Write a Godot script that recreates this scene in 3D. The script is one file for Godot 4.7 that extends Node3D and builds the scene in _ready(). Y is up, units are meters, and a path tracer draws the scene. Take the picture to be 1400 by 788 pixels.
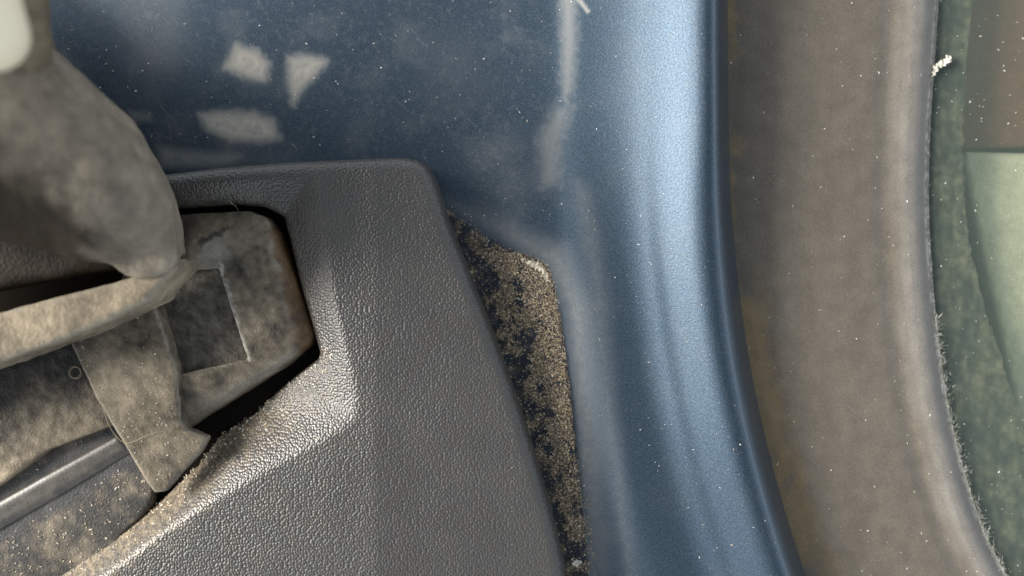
extends Node3D

const S := 0.125          # millimetres per photograph pixel on the body panel's plane
const D := 151.6          # camera height over that plane, millimetres

var rng := RandomNumberGenerator.new()
var n_big := FastNoiseLite.new()
var n_mid := FastNoiseLite.new()
var n_fine := FastNoiseLite.new()
var used := {}

# ---------------------------------------------------------------- helpers

func numbered(called: String) -> String:
	if not used.has(called):
		used[called] = 0
		return called
	used[called] += 1
	return "%s_%03d" % [called, used[called]]

func tag(o: Node3D, label: String, category: String, group := "", kind := "") -> Node3D:
	o.set_meta("label", label)
	if category: o.set_meta("category", category)
	if group: o.set_meta("group", group)
	if kind: o.set_meta("kind", kind)
	return o

func thing(called: String, label: String, category: String, at := Vector3.ZERO, group := "") -> Node3D:
	var o := Node3D.new()
	o.name = numbered(called)
	add_child(o, true)
	o.position = at
	return tag(o, label, category, group)

func obj(called: String, mesh: Mesh, mat: Material, parent: Node3D = self) -> MeshInstance3D:
	var o := MeshInstance3D.new()
	o.name = numbered(called) if parent == self else called
	o.mesh = mesh
	if mat: o.material_override = mat
	if parent != self: o.position = -parent.position
	parent.add_child(o, true)   # meshes are laid out in world millimetres
	return o

# a point at height h (mm) over the panel, from where it lies in the photograph (px)
func m2(px: float, py: float, h: float) -> Vector2:
	var k := (D - h) / D * S
	return Vector2((px - 700.0) * k, (py - 394.0) * k)

func m3(px: float, py: float, h: float) -> Vector3:
	var v := m2(px, py, h)
	return Vector3(v.x, h, v.y)

func w3(px: float, py: float, h: float) -> Vector3:
	return m3(px, py, h) * 0.001

func poly(flat: Array, h: float, soft := 0) -> PackedVector2Array:
	var v := PackedVector2Array()
	for i in range(0, flat.size(), 2):
		v.append(m2(flat[i], flat[i + 1], h))
	for k in soft:
		var o := PackedVector2Array()
		for i in v.size():
			var a := v[i]
			var b := v[(i + 1) % v.size()]
			o.append(a.lerp(b, 0.25))
			o.append(a.lerp(b, 0.75))
		v = o
	return v

func sd_poly(p: Vector2, v: PackedVector2Array) -> float:
	var d := 1e9
	var s := 1.0
	var a := v[v.size() - 1]
	for b in v:
		var e := a - b
		var w := p - b
		var q := w - e * clampf(w.dot(e) / e.length_squared(), 0.0, 1.0)
		d = minf(d, q.length_squared())
		var c1 := p.y >= b.y
		var c2 := p.y < a.y
		var c3 := e.x * w.y > e.y * w.x
		if c1 == c2 and c2 == c3: s = -s
		a = b
	return s * sqrt(d)

# a prism over a flat distance d2 between heights a and b, its edges rounded by r
func prism(d2: float, y: float, a: float, b: float, r: float) -> float:
	var wx := d2 + r
	var wy := absf(y - 0.5 * (a + b)) - 0.5 * (b - a) + r
	return minf(maxf(wx, wy), 0.0) + Vector2(maxf(wx, 0.0), maxf(wy, 0.0)).length() - r

func smin(a: float, b: float, k: float) -> float:
	var h := maxf(k - absf(a - b), 0.0) / k
	return minf(a, b) - h * h * k * 0.25

func smax(a: float, b: float, k: float) -> float:
	return -smin(-a, -b, k)

func seg_dist(p: Vector3, a: Vector3, b: Vector3, ra: float, rb: float) -> float:
	var ab := b - a
	var t := clampf((p - a).dot(ab) / ab.length_squared(), 0.0, 1.0)
	return (p - a - ab * t).length() - lerpf(ra, rb, t)

func curve(pts: Array, y: float) -> float:   # smooth value along [at, value, at, value ...]
	var n := pts.size() / 2
	if y <= pts[0]: return pts[1]
	if y >= pts[2 * n - 2]: return pts[2 * n - 1]
	var i := 0
	while i < n - 2 and pts[2 * i + 2] < y: i += 1
	var x0: float = pts[2 * i]
	var x1: float = pts[2 * i + 2]
	var y0: float = pts[2 * i + 1]
	var y1: float = pts[2 * i + 3]
	var m0 := (y1 - y0) / (x1 - x0)
	var m1 := m0
	if i > 0: m0 = 0.5 * (m0 + (y0 - pts[2 * i - 1]) / (x0 - pts[2 * i - 2]))
	if i < n - 2: m1 = 0.5 * (m1 + (pts[2 * i + 5] - y1) / (pts[2 * i + 4] - x1))
	return cubic_interpolate_hermite(y0, y1, m0 * (x1 - x0), m1 * (x1 - x0), (y - x0) / (x1 - x0))

func cubic_interpolate_hermite(a: float, b: float, ta: float, tb: float, t: float) -> float:
	var t2 := t * t
	var t3 := t2 * t
	return (2 * t3 - 3 * t2 + 1) * a + (t3 - 2 * t2 + t) * ta + (3 * t2 - 2 * t3) * b + (t3 - t2) * tb

# surface nets over a distance field f (mm); colour c(point, normal) in linear values
func net(f: Callable, lo: Vector3, hi: Vector3, cell: float, c = null) -> ArrayMesh:
	var nx := int(ceil((hi.x - lo.x) / cell)) + 1
	var ny := int(ceil((hi.y - lo.y) / cell)) + 1
	var nz := int(ceil((hi.z - lo.z) / cell)) + 1
	var val := PackedFloat32Array()
	val.resize(nx * ny * nz)
	val.fill(1e6)
	var B := 4
	var far := cell * B * 0.87 * 1.7
	var blocks := []
	for bz in range(0, nz - 1, B):
		for by in range(0, ny - 1, B):
			for bx in range(0, nx - 1, B):
				var d: float = f.call(lo + Vector3(bx + 0.5 * B, by + 0.5 * B, bz + 0.5 * B) * cell)
				if absf(d) > far: continue
				blocks.append(Vector3i(bx, by, bz))
				for z in range(bz, mini(bz + B + 1, nz)):
					for y in range(by, mini(by + B + 1, ny)):
						for x in range(bx, mini(bx + B + 1, nx)):
							var i := (z * ny + y) * nx + x
							if val[i] > 9e5: val[i] = f.call(lo + Vector3(x, y, z) * cell)
	var id := {}
	var pos := PackedVector3Array()
	var off := [0, 1, nx, nx + 1, nx * ny, nx * ny + 1, nx * ny + nx, nx * ny + nx + 1]
	var edges := [[0, 1], [2, 3], [4, 5], [6, 7], [0, 2], [1, 3], [4, 6], [5, 7], [0, 4], [1, 5], [2, 6], [3, 7]]
	for b in blocks:
		for z in range(b.z, mini(b.z + B, nz - 1)):
			for y in range(b.y, mini(b.y + B, ny - 1)):
				for x in range(b.x, mini(b.x + B, nx - 1)):
					var i := (z * ny + y) * nx + x
					var neg := 0
					for o in off:
						if val[i + o] < 0.0: neg += 1
					if neg == 0 or neg == 8: continue
					var sum := Vector3.ZERO
					var cnt := 0
					for e in edges:
						var va := val[i + off[e[0]]]
						var vb := val[i + off[e[1]]]
						if (va < 0.0) == (vb < 0.0): continue
						var t := va / (va - vb)
						var pa := Vector3(e[0] & 1, (e[0] >> 1) & 1, e[0] >> 2)
						var pb := Vector3(e[1] & 1, (e[1] >> 1) & 1, e[1] >> 2)
						sum += pa.lerp(pb, t)
						cnt += 1
					id[i] = pos.size()
					pos.append(lo + (Vector3(x, y, z) + sum / cnt) * cell)
	var nor := PackedVector3Array()
	nor.resize(pos.size())
	var h := cell * 0.35
	for i in pos.size():
		for pass_ in 2:
			var p := pos[i]
			var a: float = f.call(p + Vector3(h, -h, -h))
			var b: float = f.call(p + Vector3(-h, -h, h))
			var cc: float = f.call(p + Vector3(-h, h, -h))
			var dd: float = f.call(p + Vector3(h, h, h))
			var g := (Vector3(1, -1, -1) * a + Vector3(-1, -1, 1) * b + Vector3(-1, 1, -1) * cc + Vector3(1, 1, 1) * dd) / (4.0 * h)
			nor[i] = g.normalized()
			if pass_ == 0:
				var gl := maxf(g.length_squared(), 0.2)
				var mv := g * (0.25 * (a + b + cc + dd) / gl)
				pos[i] = p - mv.limit_length(cell * 0.5)
	var ind := PackedInt32Array()
	var steps := [1, nx, nx * ny]
	for i in id:
		var x: int = i % nx
		var y: int = (i / nx) % ny
		var z: int = i / (nx * ny)
		var at := [x, y, z]
		for ax in 3:
			var u: int = (ax + 1) % 3
			var v: int = (ax + 2) % 3
			if at[u] == 0 or at[v] == 0: continue
			var s0 := val[i] < 0.0
			var s1 := val[i + steps[ax]] < 0.0
			if s0 == s1: continue
			var q0: int = i
			var q1: int = i - steps[u]
			var q2: int = i - steps[u] - steps[v]
			var q3: int = i - steps[v]
			if not (id.has(q1) and id.has(q2) and id.has(q3)): continue
			var A: int = id[q0]
			var Bq: int = id[q1]
			var C: int = id[q2]
			var E: int = id[q3]
			if s0: ind.append_array([A, C, Bq, A, E, C])
			else: ind.append_array([A, Bq, C, A, C, E])
	var col := PackedColorArray()
	col.resize(pos.size())
	for i in pos.size():
		col[i] = c.call(pos[i], nor[i]) if c != null else Color.WHITE
		pos[i] = pos[i] * 0.001
	return arrays(pos, nor, ind, col)

func arrays(pos: PackedVector3Array, nor: PackedVector3Array, ind: PackedInt32Array, col := PackedColorArray(), uv := PackedVector2Array()) -> ArrayMesh:
	var a := []
	a.resize(Mesh.ARRAY_MAX)
	a[Mesh.ARRAY_VERTEX] = pos
	a[Mesh.ARRAY_NORMAL] = nor
	a[Mesh.ARRAY_INDEX] = ind
	if col.size(): a[Mesh.ARRAY_COLOR] = col
	if uv.size(): a[Mesh.ARRAY_TEX_UV] = uv
	var m := ArrayMesh.new()
	m.add_surface_from_arrays(Mesh.PRIMITIVE_TRIANGLES, a)
	return m

# a sheet of nu x nv points in mm (rows along v), normals computed; uv in 0..1 given by uvf
func sheet(nu: int, nv: int, at: Callable, colour = null, uvf = null, closed_u := false) -> ArrayMesh:
	var pos := PackedVector3Array()
	var col := PackedColorArray()
	var uv := PackedVector2Array()
	for j in nv:
		for i in nu:
			var p: Vector3 = at.call(float(i) / (nu - 1), float(j) / (nv - 1))
			pos.append(p * 0.001)
			if colour != null: col.append(colour.call(p, float(i) / (nu - 1), float(j) / (nv - 1)))
			if uvf != null: uv.append(uvf.call(p))
	var nor := PackedVector3Array()
	nor.resize(pos.size())
	for j in nv:
		for i in nu:
			var l := pos[j * nu + ((i - 1) if i > 0 else (nu - 2 if closed_u else 0))]
			var r := pos[j * nu + ((i + 1) if i < nu - 1 else (1 if closed_u else nu - 1))]
			var u := pos[maxi(j - 1, 0) * nu + i]
			var d := pos[mini(j + 1, nv - 1) * nu + i]
			nor[j * nu + i] = ((d - u) * 1e3).cross((r - l) * 1e3).normalized()
	var ind := PackedInt32Array()
	for j in nv - 1:
		for i in nu - 1:
			var a := j * nu + i
			ind.append_array([a, a + 1, a + nu, a + 1, a + nu + 1, a + nu])
	return arrays(pos, nor, ind, col, uv)

# a thin thread through points (mm)
func thread(pts: Array, r: float) -> ArrayMesh:
	var cv := Curve3D.new()
	for i in pts.size():
		var t := Vector3.ZERO
		if i > 0 and i < pts.size() - 1: t = (pts[i + 1] - pts[i - 1]) / 6.0
		cv.add_point(pts[i], -t, t)
	cv.bake_interval = 0.4
	var b := cv.get_baked_points()
	return sheet(6, b.size(), func(u, v):
		var k := int(round(v * (b.size() - 1)))
		var t: Vector3 = (b[mini(k + 1, b.size() - 1)] - b[maxi(k - 1, 0)]).normalized()
		var s := t.cross(Vector3(0.13, 0.9, 0.41)).normalized()
		var w := s.cross(t)
		var a: float = -u * TAU
		return b[k] + (s * cos(a) + w * sin(a)) * r * (1.0 - 0.6 * absf(2.0 * v - 1.0)), null, null, true)

func noise(kind: int, freq: float, octaves: int, seed_: int) -> FastNoiseLite:
	var n := FastNoiseLite.new()
	n.noise_type = kind
	n.frequency = freq
	n.seed = seed_
	n.fractal_type = FastNoiseLite.FRACTAL_FBM if octaves > 1 else FastNoiseLite.FRACTAL_NONE
	n.fractal_octaves = octaves
	return n

func bytes_of(n: FastNoiseLite, w: int, h: int, seamless := false) -> PackedByteArray:
	var im := n.get_seamless_image(w, h) if seamless else n.get_image(w, h)
	im.convert(Image.FORMAT_L8)
	return im.get_data()

func tex(im: Image) -> ImageTexture:
	return ImageTexture.create_from_image(im)

# mottling that multiplies a part's own colour: clumps, streaks and fine grains of dust
func mottle(seed_: int, low: float, fine: float) -> ImageTexture:
	var a := bytes_of(noise(FastNoiseLite.TYPE_SIMPLEX, 0.012, 5, seed_), 512, 512, true)
	var b := bytes_of(noise(FastNoiseLite.TYPE_SIMPLEX, 0.17, 2, seed_ + 1), 512, 512, true)
	var r := RandomNumberGenerator.new()
	r.seed = seed_
	var o := PackedByteArray()
	o.resize(512 * 512)
	for i in 512 * 512:
		var x := a[i] / 255.0 - 0.5
		var y := b[i] / 255.0 - 0.5
		var z := r.randf() - 0.5
		var v := 0.72 + low * x + 1.3 * fine * y + 0.2 * z
		if r.randf() < 0.012: v += 0.3 * r.randf()
		elif r.randf() < 0.008: v -= 0.35 * r.randf()
		o[i] = int(clampf(v, 0.05, 1.0) * 255.0)
	return tex(Image.create_from_data(512, 512, false, Image.FORMAT_L8, o))

func relief(freq: float, octaves: int, seed_: int, size := 512) -> ImageTexture:
	var im := noise(FastNoiseLite.TYPE_SIMPLEX, freq, octaves, seed_).get_seamless_image(size, size)
	return tex(im)

func dusty(t: Texture2D, bump: Texture2D, tile: float, rough: float, height: float) -> StandardMaterial3D:
	var m := StandardMaterial3D.new()
	m.vertex_color_use_as_albedo = true
	m.albedo_texture = t
	m.roughness = rough
	m.metallic_specular = 0.35
	m.uv1_triplanar = true
	m.uv1_world_triplanar = true
	m.uv1_scale = Vector3.ONE * (1000.0 / tile)
	m.heightmap_enabled = true
	m.heightmap_texture = bump
	m.heightmap_scale = height * 0.1   # height in mm
	return m

# ---------------------------------------------------------------- edges of the window's rubber seal, in photograph pixels
var LEFT := [-320.0, 989.0, -200.0, 986.0, 0.0, 985.0, 100.0, 985.5, 200.0, 987.0, 300.0, 992.0, 400.0, 1003.0, 500.0, 1019.0, 600.0, 1040.0, 700.0, 1067.0, 788.0, 1095.0, 900.0, 1137.0, 1000.0, 1180.0, 1100.0, 1228.0]
var RIGHT := [-320.0, 1311.0, -200.0, 1298.0, 0.0, 1282.0, 100.0, 1275.0, 180.0, 1270.0, 260.0, 1268.0, 350.0, 1271.0, 450.0, 1280.0, 550.0, 1294.0, 650.0, 1318.0, 730.0, 1346.0, 788.0, 1375.0, 900.0, 1445.0, 1000.0, 1520.0, 1100.0, 1600.0]
# tilt of the painted panel in degrees, by distance left of the seal
var TILT := [-480.0, 0.0, -400.0, 1.5, -300.0, 6.0, -232.0, 11.0, -218.0, 14.5, -204.0, 15.0, -188.0, 14.5, -165.0, 16.0, -145.0, 18.0, -122.0, 20.5, -108.0, 22.0, -96.0, 22.5, -80.0, 23.5, -66.0, 24.0, -54.0, 24.0, -42.0, 23.0, -30.0, 19.0, -20.0, 8.0, -12.0, -22.0, -6.0, -52.0, 0.0, -74.0, 40.0, -74.0]
var TILT_LOW := [-480.0, 0.0, -360.0, 0.0, -290.0, 2.0, -240.0, 8.0, -222.0, 15.0, -206.0, 15.0, -190.0, 9.0, -165.0, 7.0, -145.0, 10.0, -128.0, 20.0, -112.0, 26.0, -100.0, 22.0, -84.0, 29.0, -66.0, 30.0, -54.0, 28.0, -42.0, 19.0, -32.0, 4.0, -22.0, -24.0, -12.0, -54.0, 0.0, -74.0, 40.0, -74.0]
var lift := PackedFloat32Array()
const DUST := [Color(0.62, 0.54, 0.42), Color(0.5, 0.42, 0.3), Color(0.75, 0.7, 0.6), Color(0.34, 0.27, 0.19)]
var lift_low := PackedFloat32Array()

func panel_height(u: float, py: float) -> float:   # u in pixels from the seal's left edge
	var k := clampf(u + 480.0, 0.0, lift.size() - 1.001)
	var a := lerpf(lift[int(k)], lift[int(k) + 1], k - int(k))
	var b := lerpf(lift_low[int(k)], lift_low[int(k) + 1], k - int(k))
	return lerpf(a, b, smoothstep(120.0, 560.0, py))

func seal_height(t: float) -> float:
	return curve([0.0, 0.75, 0.03, 0.8, 0.3, 1.0, 0.6, 0.8, 0.72, 0.45, 0.79, 0.1, 0.85, 0.45, 0.91, 0.75, 0.96, 0.2, 0.988, -1.0, 1.0, -1.3], t)

# ---------------------------------------------------------------- the scene

func _ready():
	rng.seed = 7
	n_big = noise(FastNoiseLite.TYPE_SIMPLEX, 0.07, 3, 11)
	n_mid = noise(FastNoiseLite.TYPE_SIMPLEX, 0.28, 3, 12)
	n_fine = noise(FastNoiseLite.TYPE_SIMPLEX, 0.9, 2, 13)

	var cam := Camera3D.new()
	cam.name = "camera"
	var lens := CameraAttributesPhysical.new()
	lens.frustum_focal_length = 36.93
	lens.frustum_focus_distance = 0.145
	lens.frustum_near = 0.01
	lens.frustum_far = 5.0
	lens.exposure_aperture = 9.0
	cam.attributes = lens
	add_child(cam)
	cam.position = Vector3(0, D * 0.001, 0)
	cam.rotation_degrees = Vector3(-90, 0, 0)

	var env := Environment.new()
	env.background_mode = Environment.BG_SKY
	var sky := Sky.new()
	var sm := ProceduralSkyMaterial.new()
	sm.sky_top_color = Color(0.19, 0.22, 0.245)
	sm.sky_horizon_color = Color(0.78, 0.81, 0.84)
	sm.sky_curve = 0.5
	sm.sun_angle_max = 46.0
	sm.sun_curve = 0.15
	sm.ground_bottom_color = Color(0.2, 0.19, 0.17)
	sm.ground_horizon_color = Color(0.42, 0.4, 0.37)
	sm.sky_energy_multiplier = 1.0
	sky.sky_material = sm
	env.sky = sky
	env.tonemap_mode = Environment.TONE_MAPPER_LINEAR
	env.tonemap_exposure = 3.5
	env.sdfgi_enabled = true
	env.ssao_enabled = true
	env.ssil_enabled = true
	var we := WorldEnvironment.new()
	we.name = "environment"
	we.environment = env
	add_child(we)

	var sun := DirectionalLight3D.new()
	sun.name = "sun"
	sun.light_energy = 0.85
	sun.light_color = Color(1.0, 0.98, 0.945)
	sun.light_angular_distance = 28.0
	sun.shadow_enabled = true
	add_child(sun)
	# light travels right, down into the panel and towards the bottom of the picture
	sun.look_at_from_position(Vector3.ZERO, Vector3(0.87, -0.42, 0.17))

	lift.resize(560)
	var h := 0.0
	for i in 560:
		lift[i] = h
		h += tan(deg_to_rad(curve(TILT, i - 480.0))) * S
	lift_low.resize(560)
	h = 0.0
	for i in 560:
		lift_low[i] = h
		h += tan(deg_to_rad(curve(TILT_LOW, i - 480.0))) * S

	build_panel()
	build_seal()
	build_window()
	build_trim()
	build_step()
	build_latch()
	build_channel()
	build_arm()
	build_debris()

# ---------------------------------------------------------------- painted body panel
func build_panel():
	var W := 1400
	var H := 900
	var x0 := -200.0
	var y0 := -60.0
	var blot := bytes_of(noise(FastNoiseLite.TYPE_SIMPLEX, 0.009, 5, 21), W, H)
	var film := bytes_of(noise(FastNoiseLite.TYPE_SIMPLEX, 0.06, 4, 22), W, H)
	var flake := bytes_of(noise(FastNoiseLite.TYPE_SIMPLEX, 0.33, 2, 23), W, H)
	var r := RandomNumberGenerator.new()
	r.seed = 5
	var dust := PackedFloat32Array()  # dust film, with painted sun patches and smudges laid into it
	dust.resize(W * H)
	var clean := PackedFloat32Array()
	for y in H: clean.append(curve(LEFT, y + y0) - 235.0 - x0)
	for i in W * H:
		var b := blot[i] / 255.0
		var f := film[i] / 255.0
		dust[i] = 0.02 + 0.14 * maxf(0.0, b - 0.48) + 0.22 * maxf(0.0, f - 0.6) 
		dust[i] = dust[i] * lerpf(0.25, 1.0, smoothstep(30.0, -60.0, (i % W) - clean[i / W])) + (0.25 * r.randf() if r.randf() < 0.012 else 0.0)
	# soft pale marks: painted light patches and bands, plus real smudges
	var stain_or_light := func(pts: Array, amount: float, soft: float, ragged := 0.5):
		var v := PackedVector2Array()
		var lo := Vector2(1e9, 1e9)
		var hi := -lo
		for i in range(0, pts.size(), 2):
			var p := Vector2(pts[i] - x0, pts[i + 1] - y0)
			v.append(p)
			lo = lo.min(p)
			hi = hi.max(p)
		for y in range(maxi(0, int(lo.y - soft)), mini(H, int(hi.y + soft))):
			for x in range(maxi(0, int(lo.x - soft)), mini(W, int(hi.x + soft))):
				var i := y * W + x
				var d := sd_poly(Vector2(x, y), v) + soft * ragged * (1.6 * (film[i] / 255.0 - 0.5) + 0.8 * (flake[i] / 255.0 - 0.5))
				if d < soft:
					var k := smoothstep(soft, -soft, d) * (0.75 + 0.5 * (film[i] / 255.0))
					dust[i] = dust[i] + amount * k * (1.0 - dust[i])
	stain_or_light.call([306, 92, 322, 62, 350, 70, 366, 86, 362, 110, 338, 106], 0.8, 10.0)  # patch of sunlight painted as a pale coat, like the next two
	stain_or_light.call([394, 78, 416, 75, 446, 82, 430, 104, 412, 122, 401, 142, 394, 116], 0.7, 10.0)
	stain_or_light.call([272, 156, 300, 152, 345, 154, 374, 164, 381, 190, 350, 193, 315, 190, 282, 176], 0.8, 10.0)
	stain_or_light.call([175, 150, 205, 155, 208, 165, 180, 166], 0.2, 6.0)
	stain_or_light.call([764, -60, 780, -60, 784, 60, 778, 130, 770, 138, 768, 60], 0.32, 13.0, 0.5)  # pale streak along the panel's crease
	stain_or_light.call([735, 190, 760, 150, 778, 150, 764, 200, 762, 250, 742, 256], 0.24, 17.0, 0.6)
	stain_or_light.call([786, 250, 800, 260, 824, 380, 840, 560, 870, 800, 856, 820, 826, 600, 804, 400], 0.12, 16.0, 0.1)  # lighter shading of the panel's slope painted in, slightly dusty
	stain_or_light.call([215, 200, 262, 206, 330, 214, 300, 226, 220, 228], 0.3, 9.0)
	stain_or_light.call([600, 270, 680, 300, 770, 340, 800, 420, 830, 800, 800, 800, 770, 420, 740, 360], 0.22, 20.0, 0.2)
	stain_or_light.call([640, 200, 700, 180, 720, 250, 690, 330, 650, 300], 0.06, 26.0)
	stain_or_light.call([140, -60, 250, -60, 242, 90, 205, 135, 165, 60], 0.10, 30.0, 1.2)
	stain_or_light.call([786, 6, 792, 8, 803, 24, 800, 27], 0.6, 3.0)
	stain_or_light.call([560, 40, 640, 60, 660, 120, 590, 110], 0.05, 30.0, 1.5)
	for k in 90:     # hairline scratches
		var q := Vector2(r.randf_range(280, 960), r.randf_range(30, 420))
		var dir := Vector2.from_angle(r.randf_range(0.3, 1.3) if k % 3 else r.randf() * TAU)
		var amount := r.randf_range(0.06, 0.3)
		for step in r.randi_range(8, 46):
			q += dir
			dir = dir.rotated(r.randfn(0.0, 0.02))
			var i := int(q.y) * W + int(q.x)
			dust[i] += amount * r.randf() * (1.0 - dust[i])
	var alb := PackedByteArray()
	alb.resize(W * H * 3)
	var mr := PackedByteArray()
	mr.resize(W * H * 3)
	var lut := PackedByteArray()
	lut.resize(1025)
	for i in 1025:
		lut[i] = int(round(Color(i / 1024.0, 0, 0).linear_to_srgb().r * 255.0))
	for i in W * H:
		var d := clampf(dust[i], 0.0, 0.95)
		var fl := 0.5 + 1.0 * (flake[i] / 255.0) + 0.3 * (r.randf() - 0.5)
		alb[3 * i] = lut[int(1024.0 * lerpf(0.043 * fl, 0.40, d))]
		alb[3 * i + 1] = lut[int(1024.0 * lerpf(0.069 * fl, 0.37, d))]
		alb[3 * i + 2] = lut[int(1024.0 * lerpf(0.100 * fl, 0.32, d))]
		mr[3 * i] = int(255.0 * 0.8 * (1.0 - d))
		mr[3 * i + 1] = int(255.0 * clampf(0.41 + 0.5 * d, 0.0, 1.0))
	var m := StandardMaterial3D.new()
	m.texture_repeat = false
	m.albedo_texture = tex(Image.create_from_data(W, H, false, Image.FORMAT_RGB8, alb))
	var mrt := tex(Image.create_from_data(W, H, false, Image.FORMAT_RGB8, mr))
	m.metallic = 1.0
	m.metallic_texture = mrt
	m.metallic_texture_channel = BaseMaterial3D.TEXTURE_CHANNEL_RED
	m.roughness = 1.0
	m.roughness_texture = mrt
	m.roughness_texture_channel = BaseMaterial3D.TEXTURE_CHANNEL_GREEN
	m.clearcoat_enabled = true
	m.clearcoat = 0.5
	m.clearcoat_roughness = 0.16
	m.heightmap_enabled = true
	m.heightmap_texture = tex(noise(FastNoiseLite.TYPE_SIMPLEX, 0.4, 2, 31).get_image(W, H))
	m.heightmap_scale = 0.0016
	var at := func(u: float, v: float) -> Vector3:
		var py := lerpf(-300.0, 1090.0, v)
		var e := curve(LEFT, py)
		var px := lerpf(-200.0, e - 480.0, u / 0.15) if u < 0.15 else lerpf(e - 480.0, e + 30.0, (u - 0.15) / 0.85)
		var hh := panel_height(px - e, py)
		return m3(px, py, hh)
	var uvf := func(p: Vector3) -> Vector2:
		var k := (D - p.y) / D * S
		return Vector2((p.x / S + 700.0 - x0) / W, (p.z / S + 394.0 - y0) / H)
	var t := thing("painted_body_panel", "dusty metallic blue car body panel with a raised bead along the window seal", "car panel")
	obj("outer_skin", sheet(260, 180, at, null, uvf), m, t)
	var back := func(u: float, v: float) -> Vector3:
		var p: Vector3 = at.call(1.0 - u, v)
		return p - Vector3(0, 0.9, 0)
	var plain := StandardMaterial3D.new()
	plain.albedo_color = Color(0.16, 0.2, 0.25)
	plain.roughness = 0.6
	obj("inner_skin", sheet(140, 70, back), plain, t)

# ---------------------------------------------------------------- rubber seal
func build_seal():
	var at := func(u: float, v: float) -> Vector3:
		var py := lerpf(-300.0, 1090.0, v)
		var l := curve(LEFT, py)
		var rr := curve(RIGHT, py)
		if u < 0.06:      # underside and left lip
			var k := u / 0.06
			if k < 0.34: return m3(l + 40.0, py, -3.2)
			if k < 0.67: return m3(l + 3.0, py, -2.2)
			return m3(l - 0.5, py, -0.9)
		if u > 0.97:
			return m3(rr + 2.0 * (u - 0.97) / 0.03, py, lerpf(-1.5, -2.8, (u - 0.97) / 0.03))
		var t := (u - 0.06) / 0.91
		var hh := seal_height(t)
		if t < 0.012: hh -= 0.5 * (1.0 - t / 0.012) ** 2
		var wob := n_big.get_noise_2d(py * 0.1, t * 20.0) * 0.12
		var e := 1.6 * n_mid.get_noise_1d(py * 0.35) * clampf(1.0 - t * 8.0, 0.0, 1.0)
		return m3(lerpf(l + e, rr, t), py, hh + wob)
	var colour := func(p: Vector3, u: float, v: float) -> Color:
		var t := clampf((u - 0.06) / 0.91, 0.0, 1.0)
		var a := n_mid.get_noise_2d(p.x * 0.5, p.z * 0.5)
		var b := n_big.get_noise_2d(p.x, p.z * 0.35)
		var base := Color(0.245, 0.212, 0.172)
		var tan := Color(0.36, 0.265, 0.15)
		var pale := Color(0.44, 0.42, 0.39)
		var edge := smoothstep(0.24, 0.02, t + 0.08 * a)
		var c := base.lerp(tan, clampf(edge * (0.6 + 2.2 * b + 1.2 * a), 0.0, 1.0))
		c = c.lerp(pale, smoothstep(0.78, 0.92, t + 0.04 * b) * 0.6)
		c = c.lerp(Color(0.25, 0.23, 0.20), smoothstep(0.06, 0.0, absf(t - 0.77 - 0.04 * b)) * 0.45)
		c = c.lerp(Color(0.8, 0.78, 0.72), smoothstep(0.982, 0.995, t) * clampf(0.5 + 1.5 * n_fine.get_noise_1d(p.z * 1.5), 0.0, 1.0))
		return c * (1.0 + 0.05 * a + 0.05 * b + 0.04 * n_big.get_noise_2d(t * 200.0, p.z * 0.16))
	var m := dusty(mottle(41, 0.08, 0.05), relief(0.05, 4, 42), 34.0, 0.48, 0.03)
	m.metallic_specular = 0.4
	var t := thing("window_seal", "wide dusty brown-grey rubber seal curving along the window glass", "window seal", w3(1150, 394, 0))
	obj("seal_body", sheet(180, 300, at, colour), m, t)
	var lip := func(u: float, v: float) -> Vector3:
		var py := lerpf(-300.0, 1090.0, v)
		var r := 0.28 + 0.07 * n_fine.get_noise_1d(py * 0.2)
		return m3(curve(RIGHT, py) + 0.3 * n_fine.get_noise_1d(py * 0.11), py, -1.5) + Vector3(cos(u * TAU), sin(u * TAU), 0) * r
	var lc := func(p: Vector3, _u, _v) -> Color: return Color(0.30, 0.285, 0.255).lerp(Color(0.8, 0.78, 0.72), clampf(0.1 + 0.02 * (p.z + 10.0) + 1.1 * n_fine.get_noise_1d(p.z * 1.3), 0.0, 1.0))
	obj("edge_lip", sheet(9, 460, lip, lc, null, true), m, t)

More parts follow.
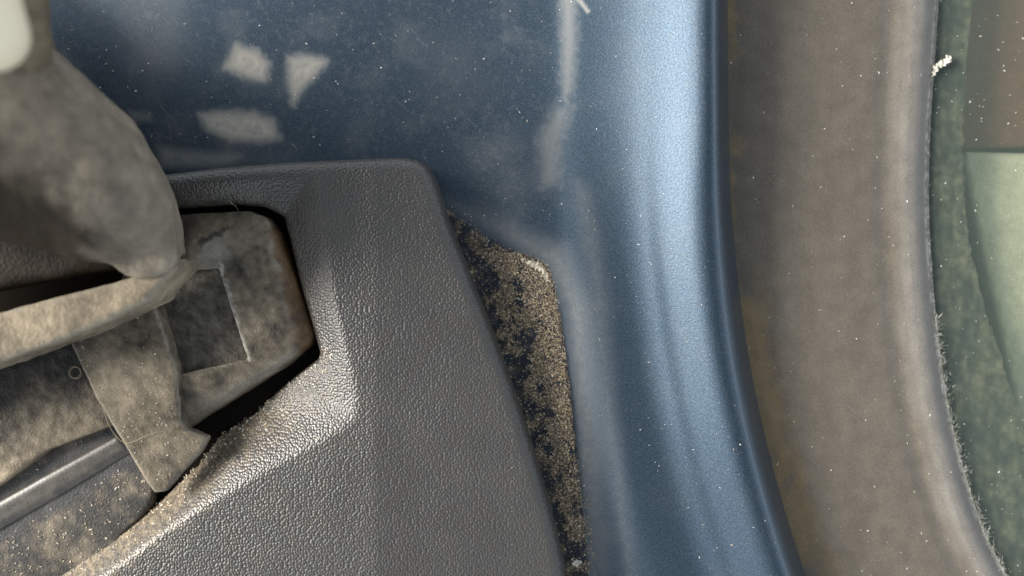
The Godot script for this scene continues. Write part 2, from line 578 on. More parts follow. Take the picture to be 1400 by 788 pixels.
# ---------------------------------------------------------------- window
func build_window():
	var t := thing("window_glass", "dirty greenish window pane with a dark mossy edge beside the rubber seal", "window")
	var left := func(py: float) -> float: return curve(RIGHT, py) - 25.0
	var g := StandardMaterial3D.new()
	g.transparency = BaseMaterial3D.TRANSPARENCY_ALPHA
	g.albedo_color = Color(0.8, 0.9, 0.84, 0.06)
	g.roughness = 0.03
	var pane := func(hh: float, flip: bool) -> ArrayMesh:
		return sheet(8, 40, func(u: float, v: float) -> Vector3:
			var py := lerpf(-300.0, 1090.0, v)
			return m3(lerpf(left.call(py), 1760.0, 1.0 - u if flip else u), py, hh))
	obj("pane", pane.call(-2.0, false), g, t)
	# dark printed band under the glass, along its edge
	var f := dusty(mottle(51, 0.5, 0.3), relief(0.06, 4, 52), 18.0, 0.75, 0.05)
	var band := func(u: float, v: float) -> Vector3:
		var py := lerpf(-300.0, 1090.0, v)
		var w := curve([-60.0, 48.0, 200.0, 48.0, 330.0, 56.0, 450.0, 76.0, 550.0, 96.0, 700.0, 112.0, 850.0, 130.0, 1090.0, 150.0], py)
		return m3(lerpf(left.call(py), curve(RIGHT, py) + w + 3.0 * n_fine.get_noise_1d(py * 0.12), u), py, -2.4)
	var bc := func(p: Vector3, u: float, _v: float) -> Color:
		var a := n_mid.get_noise_2d(p.x * 1.6, p.z * 0.4)
		var b := n_big.get_noise_2d(p.x, p.z + 40.0)
		return Color(0.020, 0.027, 0.018).lerp(Color(0.115, 0.115, 0.07), clampf(0.08 + 0.5 * a + 0.5 * b + 0.65 * u, 0.0, 1.0))
	obj("edge_band", sheet(50, 190, band, bc), f, t)

	# what lies behind the glass
	var cloth := dusty(mottle(55, 0.1, 0.08), relief(0.12, 3, 56), 30.0, 0.85, 0.1)
	var brown := poly([1180, -150, 1560, -150, 1560, 196, 1300, 204, 1180, 204], -8.0)
	var c1 := func(_p, _n): return Color(0.19, 0.095, 0.05)
	tag(obj("brown_liner", net(func(p): return prism(sd_poly(Vector2(p.x, p.z), brown), p.y, -12.0, -8.0, 0.6), Vector3(60, -14, -74), Vector3(116, -6, -22), 1.0, c1), cloth),
		"dark brown liner seen through the top of the window", "liner")
	var pale := poly([1316, 206, 1560, 212, 1560, 900, 1440, 900, 1418, 700, 1390, 560, 1366, 440, 1338, 320], -8.2)
	var c2 := func(p: Vector3, _n): return Color(0.66, 0.68, 0.44) * (1.0 + 0.1 * n_big.get_noise_2d(p.x, p.z))
	tag(obj("pale_board", net(func(p): return prism(sd_poly(Vector2(p.x, p.z), pale), p.y, -12.0, -8.2, 0.6), Vector3(74, -14, -28), Vector3(116, -6, 72), 1.0, c2), cloth),
		"pale green-grey board seen through the window below the brown liner", "board")
	var c3 := func(p: Vector3, _n): return Color(0.2, 0.195, 0.11) * (1.0 + 0.5 * n_big.get_noise_2d(p.x * 0.6, p.z * 0.6))
	tag(obj("green_lining", net(func(p): return prism(maxf(absf(p.x - 96.0) - 48.0, absf(p.z) - 90.0), p.y, -17.0, -12.0, 1.0), Vector3(46, -19, -93), Vector3(146, -10, 93), 2.0, c3), cloth),
		"dark green lining behind the lower left of the window", "lining")

# ---------------------------------------------------------------- grained trim panel
func build_trim():
	var HT := 9.0
	var outer := poly([-320, 250, 100, 246, 228, 238, 300, 229, 400, 221, 470, 218, 545, 215, 560, 215.5, 574, 219, 585, 227, 593, 240, 600, 258, 612, 298, 640, 368, 665, 430, 690, 497, 712, 560, 733, 625, 752, 690, 765, 740, 775, 788, 790, 870, 806, 1000, 500, 1010, -320, 1010], HT - 2.0)
	var inner := poly([-320, 292, 150, 287, 250, 283, 320, 279, 362, 283, 389, 297, 398, 332, 412, 390, 426, 438, 438, 482, 436, 490, 330, 568, 286, 597, 262, 634, 232, 664, 205, 690, 130, 745, 60, 790, -60, 858, -320, 880], HT - 4.0)
	var ridge := poly([-330, 255, 240, 251, 340, 243, 405, 233, 424, 234, 434, 250, 450, 330, 466, 440, 488, 525, 493, 552, 487, 577, 460, 597, 400, 628, 250, 712, 150, 788, 40, 860, -330, 1000], HT, 1)
	var top := func(x: float, z: float) -> float:
		var p := Vector2(x, z)
		var tilt := HT - 0.085 * maxf(0.0, x + 22.0) + 0.2 * n_big.get_noise_2d(x * 0.3, z * 0.3)
		var dr := -sd_poly(p, ridge)
		if dr <= 0.0: return tilt
		var di := maxf(sd_poly(p, inner), 0.0)
		var k := dr / (di + dr)
		var drop := 3.0 + 5.0 * smoothstep(10.0, 26.0, z - 0.35 * (x + 30.0))
		return tilt - drop * 1.26 * k * k / (k + 0.26)
	var f := func(p: Vector3) -> float:
		var p2 := Vector2(p.x, p.z)
		var o := sd_poly(p2, outer)
		if o > 4.0: return o
		var tp: float = top.call(p.x, p.z)
		var a := smax(o, (p.y - tp) * 0.76, 2.4)
		a = maxf(a, 1.4 - p.y)
		return smax(a, -sd_poly(p2, inner), 0.8)
	var colour := func(p: Vector3, n: Vector3) -> Color:
		var p2 := Vector2(p.x, p.z)
		var base := Color(0.042, 0.039, 0.036) * (1.0 + 0.12 * n_big.get_noise_2d(p.x, p.z))
		var di := sd_poly(p2, inner)
		var low := smoothstep(9.0, 0.0, di + 2.4 * n_mid.get_noise_2d(p.x, p.z)) * smoothstep(12.0, 24.0, p.z + 0.2 * p.x + 6.0)
		var speck := clampf(0.45 + 1.5 * n_fine.get_noise_2d(p.x, p.z), 0.0, 1.0)
		var c := base.lerp(Color(0.22, 0.175, 0.12), low * (0.25 + 0.75 * speck))
		c = c.lerp(Color(0.26, 0.21, 0.15), 0.22 * smoothstep(3.0, 0.0, di) * speck)
		return c
	var m := StandardMaterial3D.new()
	m.vertex_color_use_as_albedo = true
	m.roughness = 0.41
	m.metallic_specular = 0.6
	m.uv1_triplanar = true
	m.uv1_world_triplanar = true
	m.uv1_triplanar_sharpness = 6.0
	var cells := noise(FastNoiseLite.TYPE_CELLULAR, 0.105, 1, 61)
	cells.cellular_distance_function = FastNoiseLite.DISTANCE_EUCLIDEAN
	cells.cellular_return_type = FastNoiseLite.RETURN_DISTANCE
	cells.cellular_jitter = 0.75
	cells.domain_warp_enabled = true
	cells.domain_warp_amplitude = 7.0
	cells.domain_warp_frequency = 0.02
	var raw := bytes_of(cells, 1024, 1024)
	for i in raw.size():     # domes with narrow valleys between them
		var v := 1.0 - raw[i] / 255.0
		raw[i] = int(255.0 * clampf(v * v * (3.0 - 2.0 * v), 0.0, 1.0))
	m.heightmap_enabled = true
	m.heightmap_texture = tex(Image.create_from_data(1024, 1024, false, Image.FORMAT_L8, raw))
	m.uv1_scale = Vector3.ONE * (1000.0 / 46.0)
	m.heightmap_scale = 0.0105
	var t := thing("trim_panel", "dark grey pebble-grained plastic trim panel with a dusty cut-out, lying on the blue panel", "trim panel", w3(500, 500, 0))
	obj("face", net(f, Vector3(-124, 0.6, -24), Vector3(13, 10.6, 74), 0.55, colour), m, t)
	var pts := []
	while pts.size() < 1100:
		var px := rng.randf_range(60.0, 470.0)
		var py := rng.randf_range(470.0, 800.0)
		var v := m2(px, py, 6.0)
		var di := sd_poly(v, inner)
		if di < 0.4 or sd_poly(v, ridge) > 0.0 or rng.randf() > exp(-0.33 * di): continue
		pts.append(Vector3(v.x, top.call(v.x, v.y) + 0.04, v.y))
	stuff("dust_grains", scatter(chip_mesh(), pts, 0.12, 0.6, DUST), "tan grains of dust caught on the trim panel's slope below the latch", "dust")
	var fm := StandardMaterial3D.new()  # near-black sheet added so the gaps around the latch look shaded
	fm.albedo_color = Color(0.11, 0.10, 0.09)
	fm.roughness = 1.0
	fm.metallic_specular = 0.05
	obj("recess_shade_floor", net(func(p): return prism(sd_poly(Vector2(p.x, p.z), inner) - 2.6, p.y, 0.25, 0.9, 0.2), Vector3(-126, -0.4, -22), Vector3(-24, 1.6, 66), 1.0), fm, t)

# ---------------------------------------------------------------- dirt-covered embossed step beside the trim
func build_step():
	var outline := poly([560, 262, 622, 290, 655, 318, 700, 341, 738, 352, 755, 366, 762, 392, 770, 450, 779, 520, 787, 590, 794, 660, 800, 730, 806, 800, 812, 880, 818, 1000, 740, 1000, 600, 500], 1.6, 1)  # the body panel's embossed step, built as its own raised piece
	var f := func(p: Vector3) -> float:
		var tp := 1.0 + 0.18 * n_mid.get_noise_2d(p.x, p.z)
		return prism(sd_poly(Vector2(p.x, p.z), outline), p.y, -0.8, tp, 0.8)
	var colour := func(p: Vector3, _n) -> Color:
		var k := clampf(0.25 + 1.1 * n_mid.get_noise_2d(p.x * 0.8, p.z * 0.8) + 0.5 * n_fine.get_noise_2d(p.x, p.z), 0.0, 1.0)
		return Color(0.028, 0.042, 0.064).lerp(Color(0.22, 0.18, 0.13), k)
	var m := dusty(mottle(71, 0.3, 0.5), relief(0.1, 4, 72), 14.0, 0.5, 0.25)
	tag(obj("embossed_step", net(f, Vector3(-20, -1, -19), Vector3(17, 3.2, 76), 0.45, colour), m),
		"embossed navy step of the blue panel caked in straw-coloured dirt along the trim panel's right edge", "pad")
	# grains and chips of dirt lying on it
	var mesh := chip_mesh()
	var pts := []
	var tries := 0
	while pts.size() < 24000 and tries < 160000:
		tries += 1
		var px := rng.randf_range(595.0, 815.0)
		var py := rng.randf_range(280.0, 850.0)
		var v := m2(px, py, 1.7)
		var d := sd_poly(v, outline)
		if d > 1.3: continue
		var k := n_mid.get_noise_2d(v.x * 0.8, v.y * 0.8) + 0.6 * n_big.get_noise_2d(v.x * 1.5 + 30.0, v.y * 1.2)
		if rng.randf() > 0.12 + smoothstep(-0.36, 0.36, k + 0.11 * (v.x - m2(620.0 + (py - 300.0) * 0.33, 0, 1).x - 3.5)): continue
		if py < 345.0 and rng.randf() > 0.35: continue
		if d > 0.2 and rng.randf() > 0.3: continue
		pts.append(Vector3(v.x, (1.05 if d < -0.5 else 0.75 if d < -0.1 else 0.15) + rng.randf() * 0.22, v.y))
	var mm := scatter(mesh, pts, 0.10, 0.34, [Color(0.52, 0.40, 0.26), Color(0.36, 0.27, 0.17), Color(0.74, 0.63, 0.47), Color(0.17, 0.13, 0.09), Color(0.46, 0.36, 0.24)])
	stuff("dirt_grains", mm, "straw-coloured grains and chips of dirt strewn over the embossed navy step", "dirt")

func chip_mesh() -> ArrayMesh:
	var v := [Vector3(-1.3, 0, 0.1), Vector3(0.1, 0.05, 0.5), Vector3(1.2, 0.1, -0.1), Vector3(-0.1, 0, -0.45), Vector3(0.05, 0.4, 0.02), Vector3(0, -0.35, 0)]
	var st := SurfaceTool.new()
	st.begin(Mesh.PRIMITIVE_TRIANGLES)
	for k in 4:
		for w in [[v[k], v[(k + 1) % 4], v[4]], [v[(k + 1) % 4], v[k], v[5]]]:
			for q in [w[0], w[1], w[2]]: st.add_vertex(q)
	st.generate_normals()
	return st.commit()

func scaled(mesh: ArrayMesh, k: float) -> ArrayMesh:
	var a := mesh.surface_get_arrays(0)
	var v: PackedVector3Array = a[Mesh.ARRAY_VERTEX]
	for i in v.size(): v[i] *= k
	return arrays(v, a[Mesh.ARRAY_NORMAL], a[Mesh.ARRAY_INDEX])

func scatter(mesh: Mesh, pts: Array, small: float, large: float, tints: Array) -> MultiMesh:
	var mm := MultiMesh.new()
	mm.transform_format = MultiMesh.TRANSFORM_3D
	mm.use_colors = true
	mm.mesh = mesh
	mm.instance_count = pts.size()
	for i in pts.size():
		var s := lerpf(small, large, rng.randf() ** 2.2) * 0.0005
		var b := Basis.from_euler(Vector3(rng.randf_range(-0.5, 0.5), rng.randf() * TAU, rng.randf_range(-0.4, 0.4))).scaled_local(Vector3(s * rng.randf_range(0.6, 1.5), s, s * rng.randf_range(0.6, 1.3)))
		mm.set_instance_transform(i, Transform3D(b, pts[i] * 0.001))
		mm.set_instance_color(i, tints[rng.randi() % tints.size()] * rng.randf_range(0.75, 1.2))
	return mm

func stuff(called: String, mm: MultiMesh, label: String, category: String, rough := 0.8):
	var o := MultiMeshInstance3D.new()
	o.name = numbered(called)
	o.multimesh = mm
	var m := StandardMaterial3D.new()
	m.vertex_color_use_as_albedo = true
	m.roughness = rough
	o.material_override = m
	add_child(o, true)
	tag(o, label, category, "", "stuff")

# colours of dirty plastic: dark plastic, tan dust, pale worn
func grime(p: Vector3, amount: float, warm := 1.0, rough := 1.0) -> Color:
	warm = minf(warm + 0.25, 1.0)
	var a := n_mid.get_noise_3d(p.x * 0.7, p.y * 0.7, p.z * 0.7)
	var b := n_big.get_noise_3d(p.x, p.y, p.z)
	var c := n_fine.get_noise_3d(p.x * 0.6, p.y * 0.6, p.z * 0.6)
	var k := clampf(amount + 0.1 + rough * (0.10 * a + 0.34 * b + 0.15 * c) + (0.05 if rough > 0.9 else 0.0), 0.0, 1.0)
	return Color(0.046, 0.041, 0.036).lerp(Color(0.60, 0.53, 0.43).lerp(Color(0.64, 0.52, 0.36), warm), k)

# edge highlights painted into the colour: paler where the surface tilts
func edge_highlight(c: Color, n: Vector3) -> Color:
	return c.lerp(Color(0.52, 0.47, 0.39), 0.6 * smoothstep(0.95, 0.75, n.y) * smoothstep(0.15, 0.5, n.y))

# ---------------------------------------------------------------- latch block in the cut-out
func build_latch():
	var t := thing("latch_block", "dusty plastic latch block with a square socket inside the trim's cut-out", "latch", w3(310, 440, 0))
	var HB := 8.5
	var o1 := poly([180, 296, 262, 290, 340, 288, 364, 297, 381, 318, 388, 338, 402, 376, 416, 418, 429, 456, 424, 472, 392, 500, 250, 590, 214, 604, 150, 520], HB - 3.0)
	var sock := poly([160, 395, 243, 371, 297, 367, 337, 491, 246, 512, 200, 520], HB)
	var crease_a := m2(293, 362, HB)
	var crease_n := (m2(361, 333, HB) - crease_a).normalized().orthogonal()
	if crease_n.y > 0: crease_n = -crease_n
	var side_a := m2(368, 345, HB)
	var side_n := (m2(394, 462, HB) - side_a).normalized().orthogonal()
	if side_n.x < 0: side_n = -side_n
	var front_a := m2(250, 548, HB)
	var front_n := (m2(396, 470, HB) - front_a).normalized().orthogonal()
	if front_n.y < 0: front_n = -front_n
	var f := func(p: Vector3) -> float:
		var p2 := Vector2(p.x, p.z)
		var d := prism(sd_poly(p2, o1), p.y, 0.6, HB, 0.9)
		var up := (p2 - crease_a).dot(crease_n)
		d = smax(d, (p.y - HB + 0.5 * up) * 0.9, 0.2)
		var sd := (p2 - side_a).dot(side_n)
		d = smax(d, (p.y - HB + 1.0 * sd) * 0.7, 0.8)
		var fr := (p2 - front_a).dot(front_n)
		d = smax(d, (p.y - HB + 0.75 * fr) * 0.8, 2.2)
		d += 0.10 * n_mid.get_noise_3d(p.x, p.y, p.z)
		return smax(d, -maxf(sd_poly(p2, sock), HB - 3.4 - p.y), 0.45)
	var ea := m2(300, 362, HB)
	var eb := m2(338, 491, HB)
	var colour := func(p: Vector3, n: Vector3) -> Color:
		var p2 := Vector2(p.x, p.z)
		var c := edge_highlight(grime(p, 0.24, 0.6, 1.1), n)
		var sd := (p2 - side_a).dot(side_n)
		c = c.lerp(Color(0.20, 0.105, 0.04) * (1.0 + n_mid.get_noise_3d(p.x, p.y, p.z)), smoothstep(-0.3, 1.6, sd + 0.8 * n_mid.get_noise_2d(p.x, p.z)) * 0.85)
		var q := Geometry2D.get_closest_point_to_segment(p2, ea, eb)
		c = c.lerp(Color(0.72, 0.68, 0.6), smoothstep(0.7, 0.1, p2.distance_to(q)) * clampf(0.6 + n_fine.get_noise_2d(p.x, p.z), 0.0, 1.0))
		c = c.lerp(Color(0.6, 0.56, 0.48), smoothstep(4.6, 0.6, p2.distance_to(m2(285, 345, HB))) * 0.8)  # highlight on the top facet painted as a pale spot
		c = c.lerp(Color(0.06, 0.062, 0.065), smoothstep(0.8, 0.2, p2.distance_to(Geometry2D.get_closest_point_to_segment(p2, m2(268, 330, HB), m2(300, 312, HB))) + 0.5 * n_fine.get_noise_2d(p.x, p.z)) * 0.8)
		return c
	var m := dusty(mottle(81, 0.25, 0.3), relief(0.05, 5, 82), 16.0, 0.5, 0.07)
	obj("housing", net(f, Vector3(-68, 0, -15), Vector3(-30, 9.8, 27), 0.42, colour), m, t)
	var fl := poly([150, 392, 250, 366, 302, 362, 342, 495, 246, 516, 190, 524], HB - 2.6)
	var fc := func(p: Vector3, _n) -> Color: return Color(0.21, 0.185, 0.15) * (1.0 + 0.5 * n_mid.get_noise_2d(p.x, p.z) + 0.4 * n_fine.get_noise_2d(p.x, p.z))
	obj("socket_floor", net(func(p): return prism(sd_poly(Vector2(p.x, p.z), fl), p.y, HB - 4.6, HB - 2.6 + 0.12 * n_big.get_noise_2d(p.x, p.z), 0.3), Vector3(-70, 3, -6), Vector3(-40, 7, 18), 0.5, fc), m, t)

# ---------------------------------------------------------------- channel at the lower left
func build_channel():
	var t := thing("guide_channel", "grimy black plastic guide channel with a glossy rib at the lower left", "channel", w3(80, 640, 0))
	var up := poly([-320, 520, 0, 440, 150, 400, 240, 520, 205, 575, 150, 584, 60, 618, 0, 662, -120, 740, -320, 800], 6.0)
	var m := dusty(mottle(91, 0.25, 0.3), relief(0.05, 5, 92), 18.0, 0.5, 0.06)
	var fu := func(p: Vector3) -> float:
		var tp := 6.0 + 0.12 * n_mid.get_noise_2d(p.x, p.z) - 0.07 * (p.z - 22.0)
		return prism(sd_poly(Vector2(p.x, p.z), up), p.y, 1.0, tp, 0.7)
	var cu := func(p: Vector3, _n) -> Color: return grime(p, -0.22 + 0.035 * (p.z - 12.0), 0.8)  # dust thickens downward; the darker top paints shade under the flange
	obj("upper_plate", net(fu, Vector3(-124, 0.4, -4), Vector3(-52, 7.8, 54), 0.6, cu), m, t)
	var lowp := poly([-320, 640, 60, 600, 190, 556, 225, 600, 205, 694, 120, 780, 0, 860, -320, 940], 3.5)
	var rp := poly([-220, 800, 0, 680, 60, 646, 160, 590, 190, 616, 80, 682, 0, 728, -220, 856], 4.0)
	var fl := func(p: Vector3) -> float:
		var d := prism(sd_poly(Vector2(p.x, p.z), lowp), p.y, 0.6, 3.2 + 0.10 * n_big.get_noise_2d(p.x, p.z), 0.6)
		return d
	var cl := func(p: Vector3, _n) -> Color:
		var c := grime(p, 0.02, 0.8, 1.6)
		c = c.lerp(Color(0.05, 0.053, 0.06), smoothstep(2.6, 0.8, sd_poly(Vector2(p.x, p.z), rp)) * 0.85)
		return c
	var ml := m.duplicate()
	ml.heightmap_scale = 0.004
	ml.roughness = 0.55
	ml.metallic_specular = 0.5
	var gloss: StandardMaterial3D = ml.duplicate()
	gloss.roughness = 0.36
	gloss.metallic_specular = 0.6
	gloss.heightmap_scale = 0.0015
	var fr := func(p: Vector3) -> float: return prism(sd_poly(Vector2(p.x, p.z), rp), p.y, 0.2, 3.9, 1.6) + 0.06 * n_big.get_noise_3d(p.x, p.y, p.z)
	var cg := func(p: Vector3, _n) -> Color: return Color(0.075, 0.073, 0.07).lerp(grime(p, 0.1, 0.6), 0.3)
	obj("glossy_rib", net(fr, Vector3(-112, -0.4, 14), Vector3(-54, 6.4, 58), 0.5, cg), gloss, t)
	var pts := []
	while pts.size() < 700:
		var v := m2(rng.randf_range(-40.0, 210.0), rng.randf_range(600.0, 810.0), 3.2)
		if sd_poly(v, lowp) < -0.7 and sd_poly(v, rp) > 1.0 and n_mid.get_noise_2d(v.x, v.y) + 0.4 * rng.randf() > 0.05: pts.append(Vector3(v.x, 3.24 + 0.1 * n_big.get_noise_2d(v.x, v.y), v.y))
	stuff("dust_grains", scatter(chip_mesh(), pts, 0.08, 0.5, DUST), "tan crumbs of dust on the guide channel at the lower left", "dust")
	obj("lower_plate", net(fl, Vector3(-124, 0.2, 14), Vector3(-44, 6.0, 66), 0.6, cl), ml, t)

# ---------------------------------------------------------------- the blurred arm in front
func build_arm():
	var t := thing("hinge_arm", "large dust-caked plastic arm out of focus at the upper left, tongue over the latch", "arm", w3(80, 300, 0))
	var m := dusty(mottle(101, 0.12, 0.12), relief(0.05, 4, 102), 26.0, 0.68, 0.07)
	m.metallic_specular = 0.25
	# barrel: a thick round body that ends in a raised collar
	var a := m3(-170, 95, 28.0)
	var b := m3(140, 226, 20.0)
	var belly := poly([-300, 200, 0, 214, 70, 232, 118, 262, 156, 306, 164, 336, 150, 366, 150, 420, -300, 480], 19.0)  # outline of the barrel's belly, coloured darker brown
	var head := poly([-260, -260, 36, -10, 58, 52, 76, 66, 122, 106, 166, 150, 192, 184, 212, 222, 227, 258, 238, 302, 245, 350, 243, 368, 196, 384, 0, 420, -260, 470], 21.0)
	var colr := poly([150, 165, 172, 158, 192, 184, 212, 222, 227, 258, 238, 302, 245, 350, 243, 368, 196, 386, 158, 372, 164, 320, 178, 250], 20.0, 1)
	var f := func(p: Vector3) -> float:
		var p2 := Vector2(p.x, p.z)
		var o := sd_poly(p2, head) + 0.38 * maxf(0.0, 22.0 - p.y)
		var body := smax(seg_dist(p, a, b, 20.0, 14.5), o, 4.0)
		body = smin(body, prism(sd_poly(p2, head) + 3.4, p.y, 7.5, 14.0, 1.5), 4.0)
		body = maxf(body, 7.5 - p.y)
		var cz := prism(sd_poly(p2, colr) + 0.36 * maxf(0.0, 20.0 - p.y), p.y, 9.0, 25.0 - 0.2 * maxf(0.0, p.z + 20.0), 2.0)
		var d := smin(body, cz, 2.0)
		return d + (0.12 + 0.35 * smoothstep(3.0, -1.0, cz)) * n_mid.get_noise_3d(p.x * 0.7, p.y * 0.7, p.z * 0.7)
	var colour := func(p: Vector3, n: Vector3) -> Color: return grime(p, 0.22 + 0.014 * (p.x + 70.0), 0.1, 0.95).lerp(Color(0.040, 0.031, 0.022) * (1.0 + 0.7 * n_big.get_noise_3d(p.x, p.y, p.z)), smoothstep(3.6, -3.0, sd_poly(Vector2(p.x, p.z), belly) + 2.0 * n_mid.get_noise_2d(p.x * 0.6, p.z * 0.6)))
	obj("barrel", net(f, Vector3(-96, 6.6, -58), Vector3(-44, 54, 8), 0.85, colour), m, t)
	# neck rising to the upper left
	var fn := func(p: Vector3) -> float: return seg_dist(p, m3(20, -60, 42.0), m3(18, 70, 34.0), 3.6, 4.6) + 0.2 * n_mid.get_noise_3d(p.x, p.y, p.z)
	obj("neck", net(fn, Vector3(-70, 26, -52), Vector3(-44, 50, -20), 0.8, func(p, _n): return grime(p, 0.4)), m, t)
	# flange along the foot of the barrel
	var fp := poly([-260, 500, 0, 427, 80, 405, 150, 388, 200, 372, 238, 352, 246, 366, 217, 396, 205, 413, 150, 440, 100, 462, 60, 475, 0, 498, -260, 580], 18.5)
	var ff := func(p: Vector3) -> float: return prism(sd_poly(Vector2(p.x, p.z), fp), p.y, 9.0, 19.5, 1.4) + 0.15 * n_mid.get_noise_3d(p.x, p.y, p.z)
	obj("flange", net(ff, Vector3(-108, 8.4, -7), Vector3(-48, 21, 24), 0.6, func(p, n): return edge_highlight(grime(p, 0.40, 0.55, 1.2), n)), m, t)
	# tongue hooked over the latch block
	var tp := poly([92, 450, 150, 436, 206, 404, 218, 424, 243, 512, 246, 575, 254, 588, 282, 600, 270, 622, 240, 654, 222, 676, 205, 678, 193, 660, 165, 608, 130, 545, 100, 474], 9.6)
	var ft := func(p: Vector3) -> float: return prism(sd_poly(Vector2(p.x, p.z), tp), p.y, 6.4, 10.2 - 0.09 * (p.z - 12.0), 0.6) + 0.06 * n_mid.get_noise_3d(p.x, p.y, p.z)
	obj("tongue", net(ft, Vector3(-78, 5.6, -2), Vector3(-46, 12.2, 36), 0.5, func(p, n): return edge_highlight(grime(p, 0.24, 0.5, 1.3), n)), m, t)
	var pts := []
	while pts.size() < 420:
		var v := m2(rng.randf_range(90.0, 285.0), rng.randf_range(400.0, 680.0), 10.0)
		if sd_poly(v, tp) < -0.5 and (v.y > 4.0 + rng.randf() * 14.0): pts.append(Vector3(v.x, 10.24 - 0.09 * (v.y - 12.0), v.y))
	stuff("dust_grains", scatter(chip_mesh(), pts, 0.07, 0.36, DUST), "pale grains of dust lying on the tongue of the dusty arm", "dust")
	# small eyelet beside the tongue
	var ring := TorusMesh.new()
	ring.inner_radius = 0.0007
	ring.outer_radius = 0.0012
	ring.rings = 24
	ring.ring_segments = 10
	var em := StandardMaterial3D.new()
	em.albedo_color = Color(0.34, 0.30, 0.24)
	em.roughness = 0.5
	var e := obj("eyelet", ring, em, t)
	e.position = w3(103, 509, 8.4) - t.position
	# white cap, nearest the lens
	var wa := m3(-44, -50, 52.0)
	var wb := m3(-16, 46, 50.0)
	var cm := StandardMaterial3D.new()
	cm.albedo_color = Color(0.93, 0.88, 0.77)
	cm.roughness = 0.55
	tag(obj("white_cap", net(func(p): return seg_dist(p, wa, wb, 4.4, 4.3), Vector3(-74, 42, -48), Vector3(-48, 58, -14), 0.6), cm),
		"cream-white rounded cap, blurred in the top left corner above the dusty arm", "cap")

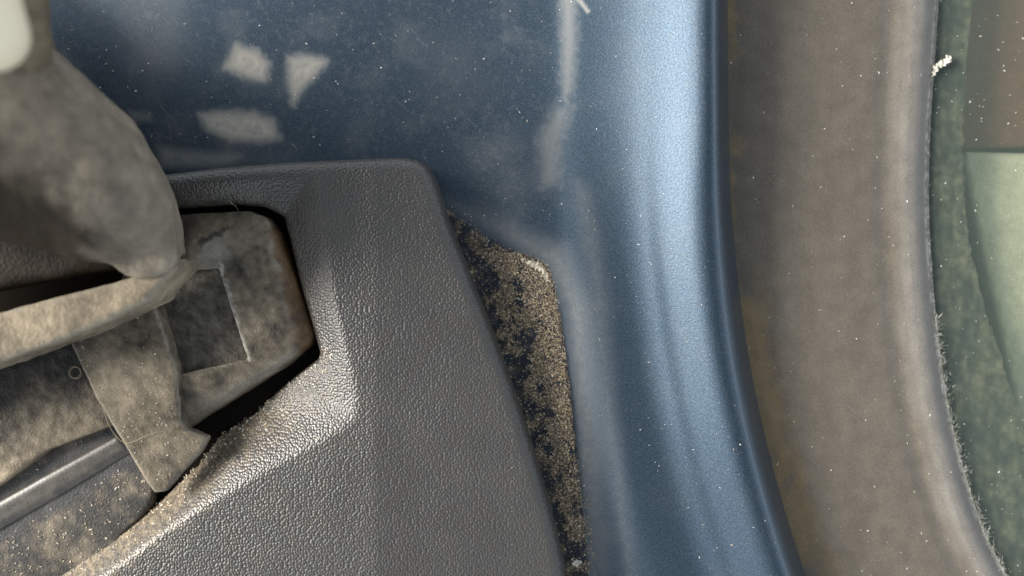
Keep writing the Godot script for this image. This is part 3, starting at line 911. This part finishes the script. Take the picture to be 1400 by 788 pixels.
# ---------------------------------------------------------------- specks, flakes and hairs
func build_debris():
	var mesh := chip_mesh()
	var pale := [Color(0.75, 0.72, 0.65), Color(0.6, 0.56, 0.48), Color(0.5, 0.44, 0.34), Color(0.85, 0.84, 0.8)]
	var pts := []
	while pts.size() < 520:
		var py := rng.randf_range(-20.0, 810.0)
		var px := rng.randf_range(70.0, 1090.0)
		var e := curve(LEFT, py)
		if px > e - 20.0 or (py > 205.0 and px < 620.0 + (py - 300.0) * 0.36 + (140.0 if py > 330.0 else 0.0)): continue
		if n_big.get_noise_2d(px * 0.12, py * 0.12) + 0.5 * rng.randf() < 0.12: continue
		pts.append(m3(px, py, panel_height(px - e, py) + 0.03))
	stuff("dust_specks", scatter(mesh, pts, 0.06, 0.36, pale), "pale specks of dust scattered over the blue painted panel", "dust")
	pts = []
	while pts.size() < 330:
		var py := rng.randf_range(-20.0, 810.0)
		var k := rng.randf() ** 0.8
		pts.append(m3(lerpf(curve(LEFT, py), curve(RIGHT, py), k), py, seal_height(k) + 0.03))
	stuff("dust_specks", scatter(mesh, pts, 0.06, 0.40, pale), "pale specks of dust scattered over the brown-grey rubber seal", "dust")
	pts = []
	while pts.size() < 420:
		var py := rng.randf_range(-20.0, 810.0)
		var px := curve(RIGHT, py) + 8.0 + rng.randf() * 180.0
		pts.append(m3(px, py, -1.94))
	stuff("dust_specks", scatter(mesh, pts, 0.06, 0.34, pale), "pale specks of dust scattered over the window glass", "dust")
	# lint along the seal's right edge
	pts = []
	while pts.size() < 1500:
		var py := rng.randf_range(-20.0, 810.0)
		if py < 430.0 and rng.randf() > 0.04: continue
		pts.append(m3(curve(RIGHT, py) + absf(rng.randfn(0.0, 5.0)) - 2.0, py, rng.randf_range(-1.9, -0.6)))
	var hairy := thread([Vector3(-1.6, 0, 0.3), Vector3(-0.5, 0.3, -0.15), Vector3(0.5, 0.1, 0.2), Vector3(1.7, 0.4, -0.2)], 0.09)
	var mm := scatter(scaled(hairy, 1000.0), pts, 0.2, 0.7, [Color(0.7, 0.68, 0.62), Color(0.4, 0.38, 0.3), Color(0.22, 0.24, 0.16)])
	stuff("lint", mm, "pale fuzzy lint caught along the seal's edge against the glass", "lint")
	var white := StandardMaterial3D.new()
	white.albedo_color = Color(0.78, 0.76, 0.7)
	white.roughness = 0.5
	var flake := func(pts_: Array, hh: float, label: String):
		var v := poly(pts_, hh)
		var lo := Vector2(1e9, 1e9)
		var hi := -lo
		for q in v:
			lo = lo.min(q)
			hi = hi.max(q)
		var me := net(func(p): return prism(sd_poly(Vector2(p.x, p.z), v) + 0.35 * n_fine.get_noise_2d(p.x * 1.6, p.z * 1.6), p.y, hh - 0.3, hh + 0.12 + 0.25 * n_fine.get_noise_2d(p.x * 1.2, p.z * 1.2 + 9.0), 0.1), Vector3(lo.x - 0.5, hh - 0.7, lo.y - 0.5), Vector3(hi.x + 0.5, hh + 0.9, hi.y + 0.5), 0.14)
		tag(obj("flake_or_glint", me, white), label, "flake", "white flakes beside the window")
	flake.call([1275, 105, 1276, 93, 1282, 86, 1289, 83, 1296, 76, 1301, 77, 1301, 85, 1294, 90, 1285, 93, 1280, 103], -1.0, "white ragged flake stuck at the top of the seal's glass-side edge")
	flake.call([1322, 756, 1324, 748, 1330, 745, 1336, 751, 1332, 758, 1325, 763], 0.3, "small white flake low on the seal near the bottom right")
	flake.call([712, 353, 726, 356, 740, 363, 749, 373, 752, 385, 748, 387, 743, 377, 734, 369, 722, 362, 711, 357], 1.0, "white crescent standing in for the glint on the upper right corner of the embossed step")  # glint on the step's corner added as a white sliver
	flake.call([782, 766, 790, 764, 795, 770, 790, 777, 783, 775], 1.2, "small white crumb at the foot of the embossed step")
	var hair := StandardMaterial3D.new()
	hair.albedo_color = Color(0.62, 0.56, 0.46)
	hair.roughness = 0.4
	tag(obj("fibre", thread([m3(140, 555, 9.4), m3(150, 585, 9.8), m3(172, 606, 9.6), m3(205, 594, 9.4), m3(236, 588, 9.0)], 0.05), hair), "fine pale fibre curling across the tongue of the dusty arm", "fibre")
	tag(obj("fibre", thread([m3(312, 268, 7.0), m3(316, 278, 7.4), m3(322, 282, 6.4), m3(326, 290, 5.0)], 0.05), hair), "short pale fibre hanging from the trim's upper bar", "fibre")
	tag(obj("fibre", thread([m3(396, 196, 0.3), m3(402, 199, 0.6), m3(406, 206, 0.3)], 0.05), hair), "tiny pale fibre lying on the blue panel above the trim", "fibre")
